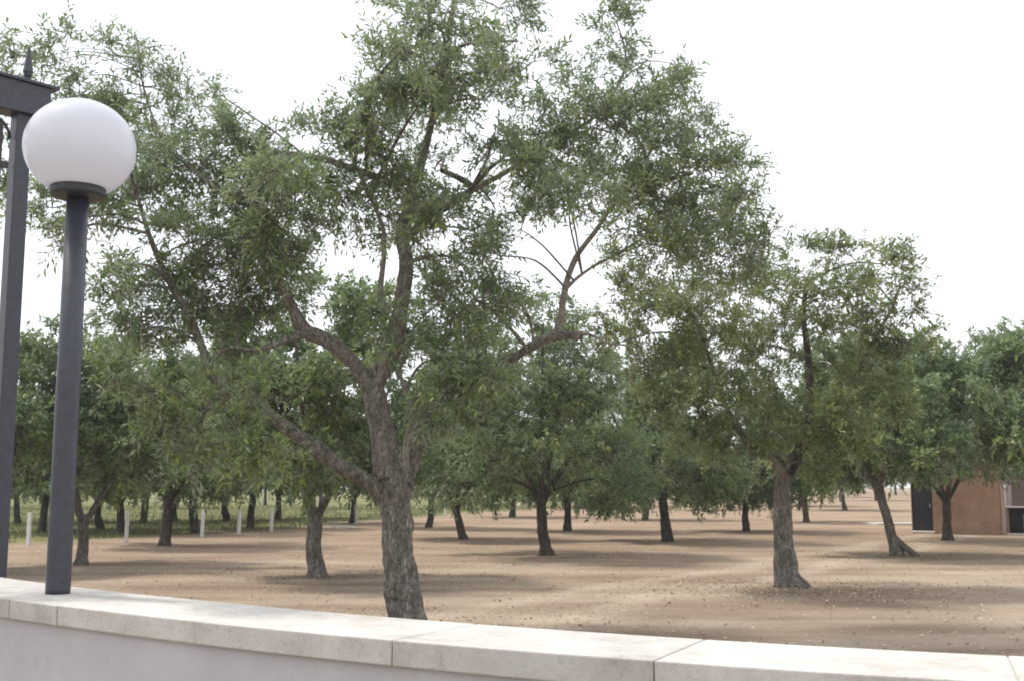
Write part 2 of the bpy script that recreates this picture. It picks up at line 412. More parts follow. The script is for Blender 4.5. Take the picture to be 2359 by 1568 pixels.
tr_ = N(t, 'ShaderNodeBsdfTranslucent'); tr_.inputs['Color'].default_value = (.78, .8, .86, 1); ms_ = N(t, 'ShaderNodeMixShader'); ms_.inputs[0].default_value = .4
t.links.new(bs.outputs[0], ms_.inputs[1]); t.links.new(tr_.outputs[0], ms_.inputs[2]); t.links.new(ms_.outputs[0], o_.inputs['Surface'])
m = MB(); m.lathe((177 * 0 + (at(177, 338, LY).x - lb.x) * 0, 0, gz), prof, 64); m.build('globe', GL, lamp, True)

# ------------------------------------------------------------------ iron canopy frame at the left edge
PY = 5.75
pbase = at(-12, 1345, PY); kk = PY / FPX
bd = Vector((wn(-2.2).x, wn(-2.2).y, 0)).normalized()      # the beam runs square to the wall
ang = math.atan2(bd.y, bd.x)
perg = empty('iron_canopy', (pbase.x, pbase.y, 0)); tag(perg, 'dark iron canopy frame with a spiked finial at the left edge', 'canopy')
beam_z0 = at(45, 268, PY).z; beam_z1 = at(60, 199, PY).z
hw = .04
m = MB(); m.box((0, 0, beam_z0 / 2), (hw, hw, beam_z0 / 2), ang); m.build('post', IRON, perg, False, .004)
m = MB()
for s_ in (-1, 1):
    m.box((bd.y * s_ * 0 + bd.x * (hw + .002) * 0, 0, 0), (0.0001, .0001, .0001))
near = Vector((0, 0, 0)) - bd * 2.3
m = MB(); m.box((near.x, near.y, beam_z0 / 2), (hw, hw, beam_z0 / 2), ang); m.build('post', IRON, perg, False, .004)
bc = bd * (-1.5); bh = (beam_z1 - beam_z0) / 2
m = MB(); m.box((bc.x, bc.y, beam_z0 + bh), (1.62, .07, bh), ang); m.build('beam', IRON, perg, False, .004)
m = MB(); m.box((bc.x, bc.y, beam_z1 + .008), (1.66, .085, .008), ang); m.build('cap_strip', IRON, perg, False, .002)
side = Vector((bd.y, -bd.x, 0))
f_o = bd * .02
m = MB(); m.lathe((f_o.x, f_o.y, beam_z1 + .016), [(.03, 0), (.03, .012), (.016, .02), (.016, .034), (.022, .046), (.022, .054), (.027, .066), (.006, .2), (.002, .21)], 16)
m.build('finial', IRON, perg, False)
# inner lattice: dark vertical bars and a scroll under the beam
for off in (.13, .24, .5, .76, 1.02, 1.28, 1.54, 1.8, 2.06):
    p = -bd * off
    bw = .034 if off == .13 else .011
    m = MB(); m.box((p.x, p.y, beam_z0 / 2 + .06), (bw, .011, beam_z0 / 2 - .12), ang); m.build('bar', IRON_DARK, perg)
for z in (.18, 1.2, beam_z0 - .28):
    p = -bd * 1.15
    m = MB(); m.box((p.x, p.y, z), (1.09, .014, .016), ang); m.build('rail', IRON_DARK, perg)
for off, sg in ((.19, 1), (.63, -1), (1.15, 1)):
    pts = []
    for i in range(40):
        a = i / 39 * 4.4 * math.pi; r = .115 * (1 - i / 39 * .8)
        q = -bd * (off - .02) + bd * (math.cos(a) * r * sg) ; pts.append(Vector((q.x, q.y, beam_z0 - .135 + math.sin(a) * r)))
    m = MB(); m.tube(pts, [.009] * 40, 6); m.build('scroll', IRON_DARK, perg, True)

# ------------------------------------------------------------------ trees
up = np.array([0, 0, 1.0])
def nrm(a): return a / np.maximum(np.linalg.norm(a, axis=-1, keepdims=True), 1e-9)
def leaves_on(P, D, L, n, ll, lw, rng, tint, droop=.25):
    """n leaves on each twig (P start, D direction, L length); returns verts, quads, per-leaf tint"""
    T = len(P)
    a = nrm(np.cross(D, nrm(rng.normal(size=(T, 3))))); b = np.cross(D, a)
    t = np.clip(np.linspace(.1, 1.0, n)[None, :] + rng.normal(0, .03, (T, n)), .02, 1.05)
    pos = P[:, None] + D[:, None] * (L[:, None] * t)[..., None] - up * (droop * L[:, None] * t ** 2)[..., None]
    i = np.arange(n)
    phi = (i // 2) * (math.pi / 2) + (i % 2) * math.pi + rng.normal(0, .35, (T, n))
    side = np.cos(phi)[..., None] * a[:, None] + np.sin(phi)[..., None] * b[:, None]
    ld = nrm(D[:, None] * (.45 + .5 * t[..., None]) + side * .8 + rng.normal(0, .22, (T, n, 3)) - up * .08)
    n0 = up + D[:, None] * .5 + rng.normal(0, .55, (T, n, 3))
    wd = nrm(np.cross(ld, n0)); nn = np.cross(wd, ld)
    l = (ll * rng.uniform(.6, 1.2, (T, n)))[..., None]; w = (lw * .5 * rng.uniform(.75, 1.2, (T, n)))[..., None]
    v0 = pos; v2 = pos + ld * l - up * (.1 * l); mid = pos + ld * l * .45 + nn * l * .05
    V = np.stack([v0, mid + wd * w, v2, mid - wd * w], axis=2).reshape(-1, 3)
    F = np.arange(len(V), dtype=np.int32).reshape(-1, 4)
    tt = np.clip(tint[:, None] + rng.normal(0, .24, (T, n)), 0, 1).ravel()
    return V, F, tt
def twig_stems(P, D, L, r0, droop=.25):
    T = len(P); a = nrm(np.cross(D, np.array([.31, .77, .55]))); b = np.cross(D, a)
    V = []
    for t, r in ((0.0, r0), (.5, r0 * .7), (1.0, r0 * .3)):
        c = P + D * (L * t)[:, None] - up * (droop * L * t * t)[:, None]
        for k in range(3):
            an = 2 * math.pi * k / 3; V.append(c + (a * math.cos(an) + b * math.sin(an)) * r)
    V = np.stack(V, axis=1).reshape(-1, 3); F = []
    base = np.arange(T) * 9
    for s in (0, 3):
        for k in range(3):
            l = (k + 1) % 3; F.append(np.stack([base + s + k, base + s + l, base + s + 3 + l, base + s + 3 + k], axis=1))
    return V, np.concatenate(F)

class Tree:
    def __init__(s, name, loc, label=None, group=None, seed=1):
        s.root = empty(name, loc); s.o = Vector(loc); s.rng = np.random.default_rng(seed); s.r = random.Random(seed)
        s.seed = seed; s.sk = []; s.tw = []; s.bl = MB()
        if label: tag(s.root, label, 'tree', group)
    def limb(s, name, P, mat, sides=12, step=.05, amp=.1, flute=0.0, gnarl=0.0, attract=True):
        """P: list of (Vector local, radius)"""
        p, r = spline(P, step)
        m = MB(); m.tube(p, r, sides, amp, flute, s.seed * 1.7 + len(s.sk), True, gnarl); o = m.build(name, mat, s.root, True)
        if attract:
            k0 = len(p) * 2 // 3 if attract == 'tip' else 0
            for q, w in zip(p[k0::3], r[k0::3]): s.sk.append((q, w))
        return o
    def blob(s, c, rad, dens=1.0, tint=.45, sub=9, twl=.3, per_sub=9):
        """a foliage clump: centre, radii (3), density"""
        c = Vector(c); rng = s.rng
        # a branch from the nearest limb to the clump
        if s.sk:
            best = min(s.sk, key=lambda q: (q[0] - c).length + max(0, q[0].z - c.z) * .8)
            L = (best[0] - c).length
            if L > .1:
                mid = best[0].lerp(c, .5) + Vector((s.r.uniform(-.12, .12), s.r.uniform(-.12, .12), .12)) * L
                r0 = min(best[1] * .7, .012 + .012 * L)
                p, r = spline([(best[0], r0), (mid, r0 * .75), (c, r0 * .45)], .12); s.bl.tube(p, r, 5, .1, 0, 0, False)
        K = max(2, int(round(sub * dens)))
        dirs = nrm(rng.normal(size=(K, 3))); rr = rng.uniform(.25, 1, (K, 1)) ** .5
        subs = np.array(c)[None] + dirs * rr * np.array(rad)[None]
        for q in subs:
            q = Vector(q); mid = c.lerp(q, .5) + Vector((0, 0, .05))
            s.bl.tube([c, mid, q], [.008, .006, .003], 3, 0, 0, 0, False)
        per = rng.poisson(per_sub, K) + 2
        P = np.repeat(subs, per, axis=0); T = len(P)
        P = P + rng.normal(0, 1, (T, 3)) * np.array(rad)[None] * .19
        Dr = nrm(nrm(P - np.array(c)) * .75 + rng.normal(0, .55, (T, 3)) + up * .3)
        Ls = twl * rng.uniform(.6, 1.35, T)
        s.tw.append((P, Dr, Ls, np.clip(np.repeat(rng.normal(tint, .14, K), per), 0, 1)))
    def crown(s, n, ll, lw, mat, bark, stem=.0035, name='crown'):
        P = np.concatenate([a[0] for a in s.tw]); D = np.concatenate([a[1] for a in s.tw]); L = np.concatenate([a[2] for a in s.tw]); T = np.concatenate([a[3] for a in s.tw])
        V, F, tt = leaves_on(P, D, L, n, ll, lw, s.rng, T)
        c = link(name, np_mesh('olive_leaves', V, F, False, tt), mat, s.root); c['kind'] = 'stuff'
        V, F = twig_stems(P, D, L, stem)
        if len(s.bl.v):
            bv = np.array(s.bl.v); quads = [f for f in s.bl.f if len(f) == 4]
            F = np.concatenate([F, np.array(quads, dtype=np.int32) + len(V)]); V = np.concatenate([V, bv])
        tw = link('twigs', np_mesh('olive_twigs', V, F, False), bark, c); tw['kind'] = 'stuff'
        return len(P) * n
LEAVES = 0

# --- the big olive in front
A_Y = on_plane(937, 1440).y
A = Tree('olive_tree', on_plane(937, 1440), 'big gnarled olive tree in front, its trunk rising just behind the low wall', 'olive trees of the grove', 11)
def lp(tree, Y, x, y, w, off=0.0):
    p = at(x, y, Y + off) - tree.o; return (p, w / 2 * (Y + off) / FPX)
def path(tree, Y, L): return [lp(tree, Y, *q) for q in L]
G = lambda L: path(A, A_Y, L)
A.limb('trunk', G([(943, 1452, 104), (940, 1432, 92), (934, 1395, 80), (925, 1330, 75), (917, 1260, 73), (912, 1190, 71), (908, 1120, 71), (904, 1070, 66), (900, 1030, 50)]), BARK, 40, .03, .22, .1, .35)
A.limb('limb', G([(894, 1100, 62), (887, 1040, 60), (876, 980, 55), (866, 930, 52), (858, 888, 50), (866, 868, 50), (886, 838, 46), (908, 790, 42), (922, 720, 38, -.1), (930, 660, 36, -.15), (935, 600, 34, -.2), (926, 545, 30, -.2), (945, 470, 24, -.1), (965, 400, 20), (985, 320, 18, .1), (1010, 210, 15, .1), (1035, 90, 11, .1), (1045, -20, 7, .1)]), BARK_LIMB, 20, .04, .2, .08, .3)
A.limb('limb', G([(862, 905, 44), (830, 855, 37, -.1), (790, 812, 34, -.2), (735, 775, 33, -.3), (705, 762, 31, -.3), (675, 715, 24, -.35), (650, 660, 20, -.4), (620, 590, 17, -.5), (585, 500, 13, -.5), (560, 420, 10, -.5)]), BARK_LIMB, 14, .04, .2, .06, .25)
A.limb('limb', G([(722, 768, 20, -.3), (690, 772, 18, -.4), (640, 790, 14, -.5), (590, 806, 11, -.5), (530, 800, 10, -.55), (490, 828, 9, -.6), (474, 868, 7, -.6)]), BARK_LIMB, 8, .04, .15)
A.limb('limb', G([(895, 1150, 48), (862, 1118, 40, -.1), (820, 1092, 36, -.15), (760, 1055, 34, -.2), (700, 1012, 32, -.3), (640, 968, 29, -.4), (580, 930, 27, -.5), (525, 900, 25, -.5), (490, 868, 22, -.6), (465, 800, 20, -.6), (430, 720, 18, -.7), (385, 640, 15, -.7), (350, 560, 13, -.7), (330, 500, 10, -.7), (300, 400, 8, -.6), (260, 290, 5, -.5)]), BARK, 16, .04, .2, .06, .25)
A.limb('limb', G([(922, 1110, 52), (944, 1050, 46, .1), (966, 1000, 46, .2), (985, 955, 42, .25), (1003, 925, 34, .3), (1050, 890, 27, .3), (1110, 858, 23, .2), (1180, 825, 20, .1), (1225, 798, 22, 0), (1270, 776, 24, 0), (1310, 772, 22, 0), (1340, 774, 19, 0)]), BARK, 14, .03, .2, .06, .3)
A.limb('limb', G([(1272, 780, 17), (1290, 742, 16), (1297, 690, 16), (1306, 645, 15), (1325, 596, 14), (1350, 560, 12), (1372, 532, 11), (1420, 460, 9, .1), (1480, 380, 7, .2), (1530, 290, 5, .2)]), BARK_PALE, 10, .03, .12, attract='tip')
A.limb('limb', G([(1304, 665, 9), (1330, 640, 8), (1370, 612, 7, .1), (1412, 590, 6, .2), (1500, 540, 5, .3), (1600, 500, 4, .4)]), BARK_PALE, 8, .04, .1)
A.limb('limb', G([(1318, 768, 9), (1355, 770, 7, -.05), (1400, 790, 5, -.1), (1445, 796, 5, -.1), (1462, 815, 5, -.1), (1452, 850, 4, -.1), (1448, 885, 3, -.1)]), BARK_PALE, 6, .03, .1, attract=False)
A.limb('limb', G([(936, 1075, 18, -.35), (934, 1030, 16, -.38), (944, 985, 16, -.38), (952, 945, 14, -.38), (932, 890, 12, -.38), (914, 850, 9, -.38)]), BARK_PALE, 8, .03, .1)
A.limb('limb', G([(872, 880, 20, -.1), (884, 815, 19, -.2), (882, 740, 17, -.2), (876, 670, 15, -.2), (884, 590, 13, -.2), (880, 520, 10, -.1), (840, 430, 8), (800, 340, 6)]), BARK_PALE, 8, .04, .12)
A.limb('limb', G([(950, 450, 20, -.1), (870, 410, 17, -.3), (770, 375, 16, -.4), (700, 358, 13, -.5), (620, 350, 9, -.5)]), BARK_LIMB, 8, .05, .12)
A.limb('limb', G([(925, 560, 22, -.2), (990, 500, 20, .1), (1085, 436, 18, .2), (1015, 392, 11, .2)]), BARK, 8, .05, .12)
A.limb('limb', G([(1060, 452, 15, .2), (1160, 400, 13, .4), (1270, 330, 10, .5), (1380, 260, 7, .5), (1440, 150, 5, .4), (1420, 50, 3, .4)]), BARK_LIMB, 8, .05, .12)
A.limb('limb', G([(590, 510, 10, -.5), (480, 420, 9, -.4), (380, 330, 7, -.2), (330, 200, 5, 0), (320, 110, 3, 0)]), BARK_LIMB, 6, .05, .12)
A.limb('limb', G([(520, 895, 16, -.6), (480, 930, 10, -1.0), (455, 1000, 8, -1.3), (440, 1080, 6, -1.4), (450, 1150, 4, -1.4)]), BARK_LIMB, 6, .05, .1)
A.limb('limb', G([(700, 358, 6, -.5), (640, 310, 5, -.5), (570, 262, 4, -.4), (520, 228, 3, -.4)]), BARK_LIMB, 6, .05, .1)
BL = [ # x, y, rx, ry, density, tint
 (1040, 30, 110, 70, 1.0, .4), (960, 40, 80, 50, .7, .4), (1150, 20, 80, 50, .9, .3), (930, 110, 90, 60, .8, .35), (1060, 130, 110, 70, .8, .5), (1190, 95, 60, 70, .5, .4),
 (1380, 30, 60, 40, .45, .35), (1440, 90, 80, 50, .35, .35), (1370, 110, 60, 40, .35, .35), (1480, 40, 40, 40, .25, .4), (1560, 150, 45, 50, .3, .4), (1500, 160, 70, 40, .3, .35),
 (880, 210, 90, 60, .75, .4), (1000, 220, 100, 70, .9, .5), (1200, 165, 90, 50, .8, .7), (1110, 230, 90, 60, .6, .45), (1290, 190, 80, 60, .6, .4),
 (860, 280, 90, 50, .8, .4), (770, 270, 60, 50, .6, .4), (980, 300, 90, 60, 1.0, .6), (740, 330, 80, 50, .8, .4), (830, 350, 80, 50, .7, .4),
 (1340, 240, 100, 70, .9, .4), (1470, 210, 90, 60, .9, .4), (1560, 230, 70, 60, .9, .5), (1420, 290, 110, 70, 1.2, .4), (1540, 310, 100, 80, 1.3, .45), (1620, 320, 60, 70, 1.0, .5),
 (1240, 310, 80, 70, 1.0, .4), (1310, 360, 110, 80, 1.4, .35), (1440, 390, 120, 80, 1.4, .55), (1570, 410, 110, 80, 1.4, .6), (1670, 410, 70, 70, 1.0, .5), (1230, 420, 60, 70, .9, .3),
 (1340, 450, 90, 60, 1.1, .4), (1480, 470, 100, 70, 1.3, .65), (1610, 500, 100, 70, 1.3, .65), (1710, 500, 70, 70, 1.0, .45), (1760, 570, 60, 60, .9, .4), (1740, 450, 50, 40, .5, .4), (1660, 590, 110, 70, 1.2, .6), (1530, 570, 100, 70, 1.2, .7),
 (900, 400, 90, 60, 1.1, .45), (960, 450, 80, 50, 1.2, .5), (800, 450, 90, 60, 1.2, .4), (890, 500, 90, 50, 1.2, .4), (740, 400, 80, 60, 1.0, .4), (1000, 390, 50, 50, .5, .4), (760, 520, 70, 50, .8, .4), (1000, 520, 60, 70, .9, .35),
 (1080, 530, 70, 60, .7, .35), (1140, 480, 60, 60, .6, .3), (1060, 610, 80, 60, 1.0, .4), (1150, 590, 70, 60, .7, .35), (1200, 530, 60, 50, .5, .4), (1000, 620, 60, 70, .9, .45),
 (620, 320, 80, 50, .9, .4), (550, 340, 90, 60, 1.2, .4), (480, 310, 80, 50, .7, .4), (460, 390, 110, 70, 1.3, .4), (570, 420, 110, 70, 1.3, .4), (650, 400, 80, 60, 1.1, .45), (370, 350, 90, 60, 1.0, .4), (380, 430, 80, 60, 1.1, .4), (300, 450, 90, 60, 1.1, .45), (500, 490, 110, 60, 1.3, .4), (610, 500, 80, 60, 1.2, .35), (680, 460, 60, 60, 1.0, .4),
 (420, 230, 70, 50, .8, .45), (470, 185, 50, 40, .4, .4), (340, 250, 80, 60, .65, .4), (260, 200, 80, 60, .5, .35), (320, 110, 50, 50, .4, .4), (180, 180, 80, 60, .45, .35), (100, 150, 70, 50, .45, .35), (30, 150, 50, 40, .5, .4), (150, 110, 60, 40, .12, .4), (330, 180, 60, 50, .5, .4), (230, 280, 60, 50, .6, .4), (20, 340, 40, 60, .6, .4),
 (210, 240, 60, 40, .5, .4), (300, 330, 60, 50, .6, .4), (400, 290, 70, 50, .7, .4), (150, 250, 60, 40, .45, .4), (260, 140, 60, 40, .35, .4), (60, 110, 50, 40, .35, .4),
 (200, 500, 80, 50, 1.0, .35), (120, 480, 60, 50, .6, .4), (110, 550, 40, 30, .35, .4), (30, 450, 40, 50, .6, .4),
 (430, 560, 90, 60, 1.3, .45), (530, 570, 90, 60, 1.4, .4), (400, 640, 90, 60, 1.3, .45), (510, 650, 100, 60, 1.4, .45), (600, 610, 70, 60, 1.1, .4), (300, 650, 70, 50, .9, .3), (330, 720, 90, 50, 1.1, .3), (250, 620, 60, 40, .5, .3), (240, 700, 50, 40, .6, .3),
 (620, 690, 70, 50, 1.1, .4), (680, 640, 40, 40, .7, .45), (560, 730, 70, 50, 1.0, .4), (430, 740, 80, 50, 1.0, .4), (360, 800, 70, 40, .8, .35), (290, 780, 50, 30, .5, .3),
 (1010, 700, 80, 60, 1.1, .45), (1090, 690, 80, 60, 1.0, .4), (1040, 770, 90, 60, 1.2, .45), (1140, 760, 70, 50, .9, .4), (1010, 840, 60, 50, .9, .45), (1100, 850, 80, 50, 1.0, .45), (960, 770, 40, 50, .5, .5), (1170, 680, 50, 40, .4, .4),
 (1060, 930, 60, 40, .7, .5), (560, 860, 70, 40, .6, .6), (620, 880, 70, 40, .6, .6), (430, 870, 70, 45, .7, .65), (350, 900, 60, 45, .6, .65), (480, 940, 70, 50, .7, .7), (560, 990, 60, 45, .6, .7), (400, 980, 60, 40, .6, .65), (440, 1060, 50, 45, .6, .65), (600, 1040, 50, 40, .5, .65), (260, 880, 50, 40, .5, .6),
]
rr = random.Random(5)
for x, y, rx, ry, dn, tn in BL:
    q = ((x - 950) / 900) ** 2 + ((y - 450) / 560) ** 2
    depth = -1.4 if y > 860 and x < 700 else rr.gauss(0, 1) * 1.15 * math.sqrt(max(.08, 1 - q))
    depth = max(-2.2, min(2.2, depth))
    kx = (A_Y + depth) / FPX
    c = at(x, y, A_Y + depth) - A.o
    A.blob(c, (rx * kx * .84, (rx + ry) * .5 * kx, ry * kx * .88), dn * max(.6, rx * ry / 7000), tn, 10, .33, 8.4)
for x, y, rx, ry, dn in [(1080, 865, 60, 45, .9), (1130, 835, 55, 40, .8), (1030, 905, 50, 45, .8), (1000, 960, 40, 40, .6), (1060, 820, 60, 40, .8), (610, 560, 60, 50, .9), (645, 500, 60, 50, .9), (585, 470, 60, 50, .8), (650, 600, 45, 45, .7),
        (1190, 370, 60, 45, .8), (1130, 320, 55, 45, .6), (1250, 400, 60, 45, .8), (870, 180, 50, 50, .7), (860, 260, 50, 50, .7), (900, 120, 60, 40, .6), (1010, 470, 60, 40, .8), (950, 520, 60, 45, .8), (960, 250, 60, 50, .8), (1000, 160, 50, 50, .7), (900, 700, 30, 40, .35), (930, 760, 30, 35, .4)]:
    kx = (A_Y - 1.2) / FPX; c = at(x, y, A_Y - 1.2 + rr.uniform(-.3, .3)) - A.o
    A.blob(c, (rx * kx * .85, rx * kx * .8, ry * kx * .9), dn * max(.6, rx * ry / 7000), rr.uniform(.3, .6), 11, .3, 9)
LEAVES += A.crown(11, .11, .028, LEAF, BARK_LIMB)

# --- second olive, right
B_Y = on_plane(1822, 1352).y
B = Tree('olive_tree', on_plane(1822, 1352), 'olive tree with a flared split trunk, right of centre nearest the wall', 'olive trees of the grove', 23)
G = lambda L: path(B, B_Y, L)
B.limb('trunk', G([(1822, 1362, 84), (1820, 1346, 74), (1815, 1322, 56), (1809, 1290, 46), (1805, 1250, 40), (1803, 1200, 38), (1803, 1150, 36), (1805, 1110, 36), (1811, 1080, 34), (1821, 1050, 26)]), BARK, 32, .04, .22, .16, .3)
B.limb('root', G([(1815, 1310, 26, -.1), (1838, 1335, 24, -.15), (1858, 1350, 18, -.2), (1872, 1360, 8, -.2)]), BARK, 12, .04, .2, attract=False)
B.limb('limb', G([(1812, 1090, 34), (1836, 1045, 28), (1856, 1000, 24), (1864, 940, 21), (1864, 870, 19), (1858, 800, 16), (1850, 720, 12), (1860, 640, 8)]), BARK_DARK, 12, .05, .15)
B.limb('limb', G([(1808, 1095, 30), (1790, 1058, 22), (1745, 1035, 18, -.3), (1705, 995, 15, -.5), (1670, 930, 12, -.6), (1640, 840, 9, -.7), (1600, 740, 6, -.7)]), BARK, 10, .05, .15)
B.limb('limb', G([(1800, 1085, 20, -.2), (1778, 1050, 13, -.4), (1762, 1020, 9, -.5), (1766, 960, 8, -.5), (1770, 900, 6, -.5)]), BARK_PALE, 8, .05, .1)
B.limb('limb', G([(1845, 1030, 20, .1), (1900, 960, 15, .4), (1960, 880, 12, .6), (2010, 790, 9, .6), (2060, 700, 6, .5)]), BARK_DARK, 8, .05, .1)
BLB = [(1400, 700, 45, 35, .35, .6), (1440, 620, 40, 40, .4, .6), (1420, 790, 50, 40, .5, .6), (1470, 670, 60, 45, .9, .6), (1560, 670, 80, 50, 1.1, .6), (1880, 610, 70, 50, 1.0, .5), (1960, 590, 70, 40, .8, .5), (2040, 610, 60, 40, .8, .4), (2095, 640, 35, 40, .5, .35), (2070, 680, 50, 40, .5, .3), (1990, 670, 70, 50, 1.0, .5), (1900, 690, 80, 50, 1.2, .5), (1810, 660, 70, 50, 1.1, .5), (1720, 680, 80, 50, 1.1, .55), (1640, 710, 80, 50, 1.1, .6),
 (1560, 750, 80, 60, 1.2, .6), (1480, 740, 60, 60, 1.0, .6), (1830, 750, 80, 50, 1.2, .4), (1740, 750, 70, 40, .7, .45), (1940, 760, 60, 40, .7, .4), (2030, 750, 70, 50, 1.1, .55), (2090, 790, 60, 50, 1.1, .55), (2010, 840, 80, 60, 1.2, .5), (1930, 850, 70, 60, 1.0, .5), (1700, 830, 80, 60, 1.1, .5), (1620, 820, 80, 60, 1.2, .55), (1530, 850, 70, 60, 1.1, .55),
 (1780, 840, 60, 50, .9, .5), (1640, 910, 80, 50, 1.2, .45), (1730, 920, 80, 50, 1.1, .5), (1560, 930, 60, 50, 1.0, .5), (1810, 930, 50, 50, .8, .5), (1930, 940, 70, 60, 1.2, .45), (2010, 930, 70, 60, 1.2, .45), (1680, 990, 70, 40, 1.1, .45), (1770, 1000, 60, 40, .7, .5), (1900, 1020, 60, 40, 1.0, .45), (1970, 1010, 60, 40, .9, .45), (1610, 1000, 60, 40, .9, .45), (1820, 1010, 50, 30, .5, .5), (1660, 1050, 60, 30, .6, .5), (1900, 1070, 50, 30, .5, .5)]
for x, y, rx, ry, dn, tn in BLB:
    q = ((x - 1800) / 340) ** 2 + ((y - 820) / 260) ** 2
    depth = max(-1.8, min(1.8, rr.gauss(0, 1) * 1.1 * math.sqrt(max(.1, 1 - q)))); kx = (B_Y + depth) / FPX
    B.blob(at(x, y, B_Y + depth) - B.o, (rx * kx, rx * kx, ry * kx), dn * max(.6, rx * ry / 5200), tn, 11, .31, 10)
LEAVES += B.crown(11, .11, .037, LEAF_BROWN, BARK_LIMB)

# --- olives of the middle distance: each with its own shape
def olive(loc, seed, H=5.3, R=2.1, tr=.2, fork=1.35, lean=(0, 0), nb=26, n=11, ll=.15, lw=.056, label=None, group='olive trees of the grove', base=1.22, dens=1.0, limbs=4, mat=None, bark=None, rz=0, sub=10, per=9, flare=1.4):
    global LEAVES
    T = Tree('olive_tree', loc, label, group, seed); r = T.r; T.root.rotation_euler.z = rz
    bark = bark or BARK_DARK; tr *= .68
    top = Vector((lean[0], lean[1], fork))
    T.limb('trunk', [(Vector((0, 0, -.06)), tr * flare * 1.1), (Vector((0, 0, .04)), tr * flare), (top * .15, tr * 1.15), (top * .45 + Vector((r.uniform(-.04, .04), 0, 0)), tr), (top * .8, tr * .95), (top, tr * .85), (top + Vector((0, 0, .12)), tr * .5)], bark, 16, .08, .22, .12, .3)
    a0 = r.uniform(0, 6.28)
    for i in range(limbs):
        a = a0 + i * 2 * math.pi / limbs + r.uniform(-.35, .35); d = Vector((math.cos(a), math.sin(a), 0)); ru = R * r.uniform(.55, .8)
        h = fork + (H - fork) * r.uniform(.55, .8)
        T.limb('limb', [(top - Vector((0, 0, .18)), tr * .62), (top + d * ru * .25 + Vector((0, 0, (h - fork) * .22)), tr * .5), (top + d * ru * .6 + Vector((0, 0, (h - fork) * .55)), tr * .33), (top + d * ru + Vector((0, 0, h - fork)), tr * .12)], bark, 8, .15, .15)
    for i in range(nb):
        u = r.uniform(0, 1) ** 1.2; z = base + (H - base) * (.05 + .85 * u); prof = math.sin(math.pi * (.3 + .6 * u)) ** .6
        a = i * 2.39996 + r.uniform(-.3, .3); rad = R * prof * math.sqrt(r.uniform(.12, .8))
        br = r.uniform(.5, .78) * R / 2.1
        T.blob((lean[0] + math.cos(a) * rad, lean[1] + math.sin(a) * rad, z), (br, br, br * .72), dens * r.uniform(.7, 1.25), r.uniform(.25, .75), sub, .3, per)
    LEAVES += T.crown(n, ll, lw, mat or LEAF, bark, .004)
    return T.root
g = lambda x, y: on_plane(x, y)
MID = [ # px base, seed, H, R, tr, lean, label, extra
 ((730, 1330), 31, 5.5, 2.0, .21, (-.08, 0), 'olive tree with a forked trunk just left of the big front olive', dict(base=1.75, fork=1.15, limbs=3, nb=28, bark=BARK)),
 ((1257, 1279), 32, 6.5, 2.45, .2, (-.12, 0), 'olive tree with a straight dark trunk, first right of the big front olive', dict(nb=30)),
 ((1537, 1246), 33, 6.2, 2.5, .2, (-.12, .1), 'olive tree with the darkest trunk, midway between the two nearest olives', dict(nb=30)),
 ((1067, 1241), 34, 5.2, 2.2, .17, (-.25, 0), 'slender olive with a Y-shaped trunk in front of two white fence posts', dict(fork=1.0, limbs=3, base=1.65)),
 ((2066, 1278), 35, 5.5, 2.2, .16, (-.42, 0), 'leaning olive tree with a knobbly root foot, left of the brick hut', dict(bark=BARK, flare=1.7, fork=1.75, base=1.95, nb=36)),
 ((2183, 1243), 36, 6.1, 3.0, .19, (0, 0), 'olive tree standing right in front of the brick hut wall', dict(nb=40, base=2.5)),
 ((380, 1256), 37, 5.2, 2.4, .2, (.05, 0), 'olive tree with a straight black trunk beside the left fence posts', dict(nb=32, base=1.75)),
 ((187, 1299), 38, 4.9, 2.1, .17, (0, 0), 'olive tree forking low, its foot right of the lamp post', dict(fork=.95, limbs=3, bark=BARK, nb=28, base=1.85)),
 ((1718, 1223), 39, 5.2, 2.3, .17, (0, 0), 'slim olive with a goblet fork, left of the flared trunk', dict(fork=1.1)),
 ((1307, 1223), 40, 5.4, 2.3, .18, (0, 0), 'olive tree close behind the first one right of the big olive', dict()),
]
protos = []
for (px, seed, H, R, tr, lean, label, ex) in MID:
    kw = dict(nb=32); kw.update(ex); R *= 1.14
    protos.append(olive(g(*px), seed, H, R, tr, lean=lean, label=label, **kw))
hr = protos[4]
for dx_, dy_, r_ in ((.42, -.08, .07), (-.2, -.2, .05), (.3, -.3, .06)):
    p_, q_ = spline([(Vector((-.02, 0, .42)), r_), (Vector((dx_ * .45, dy_ * .4, .2)), r_ * 1.1), (Vector((dx_, dy_, .05)), r_ * .8), (Vector((dx_ * 1.35, dy_ * 1.3, -.04)), r_ * .4)], .05)
    m = MB(); m.tube(p_, q_, 10, .3, .1, dx_ * 9, True, .4); m.build('root', BARK, hr, True)
# more large olives that reach in from beyond the frame's edges or fill the ranks
olive(Vector((13.4, 27.5, 0)), 51, 5.3, 2.6, .2, label='dense dark olive tree cut by the right edge of the picture', nb=36, base=2.6)
olive(Vector((-11.5, 22.0, 0)), 52, 5.0, 2.2, .18, label='olive tree half hidden behind the iron canopy at the left edge', base=1.4)

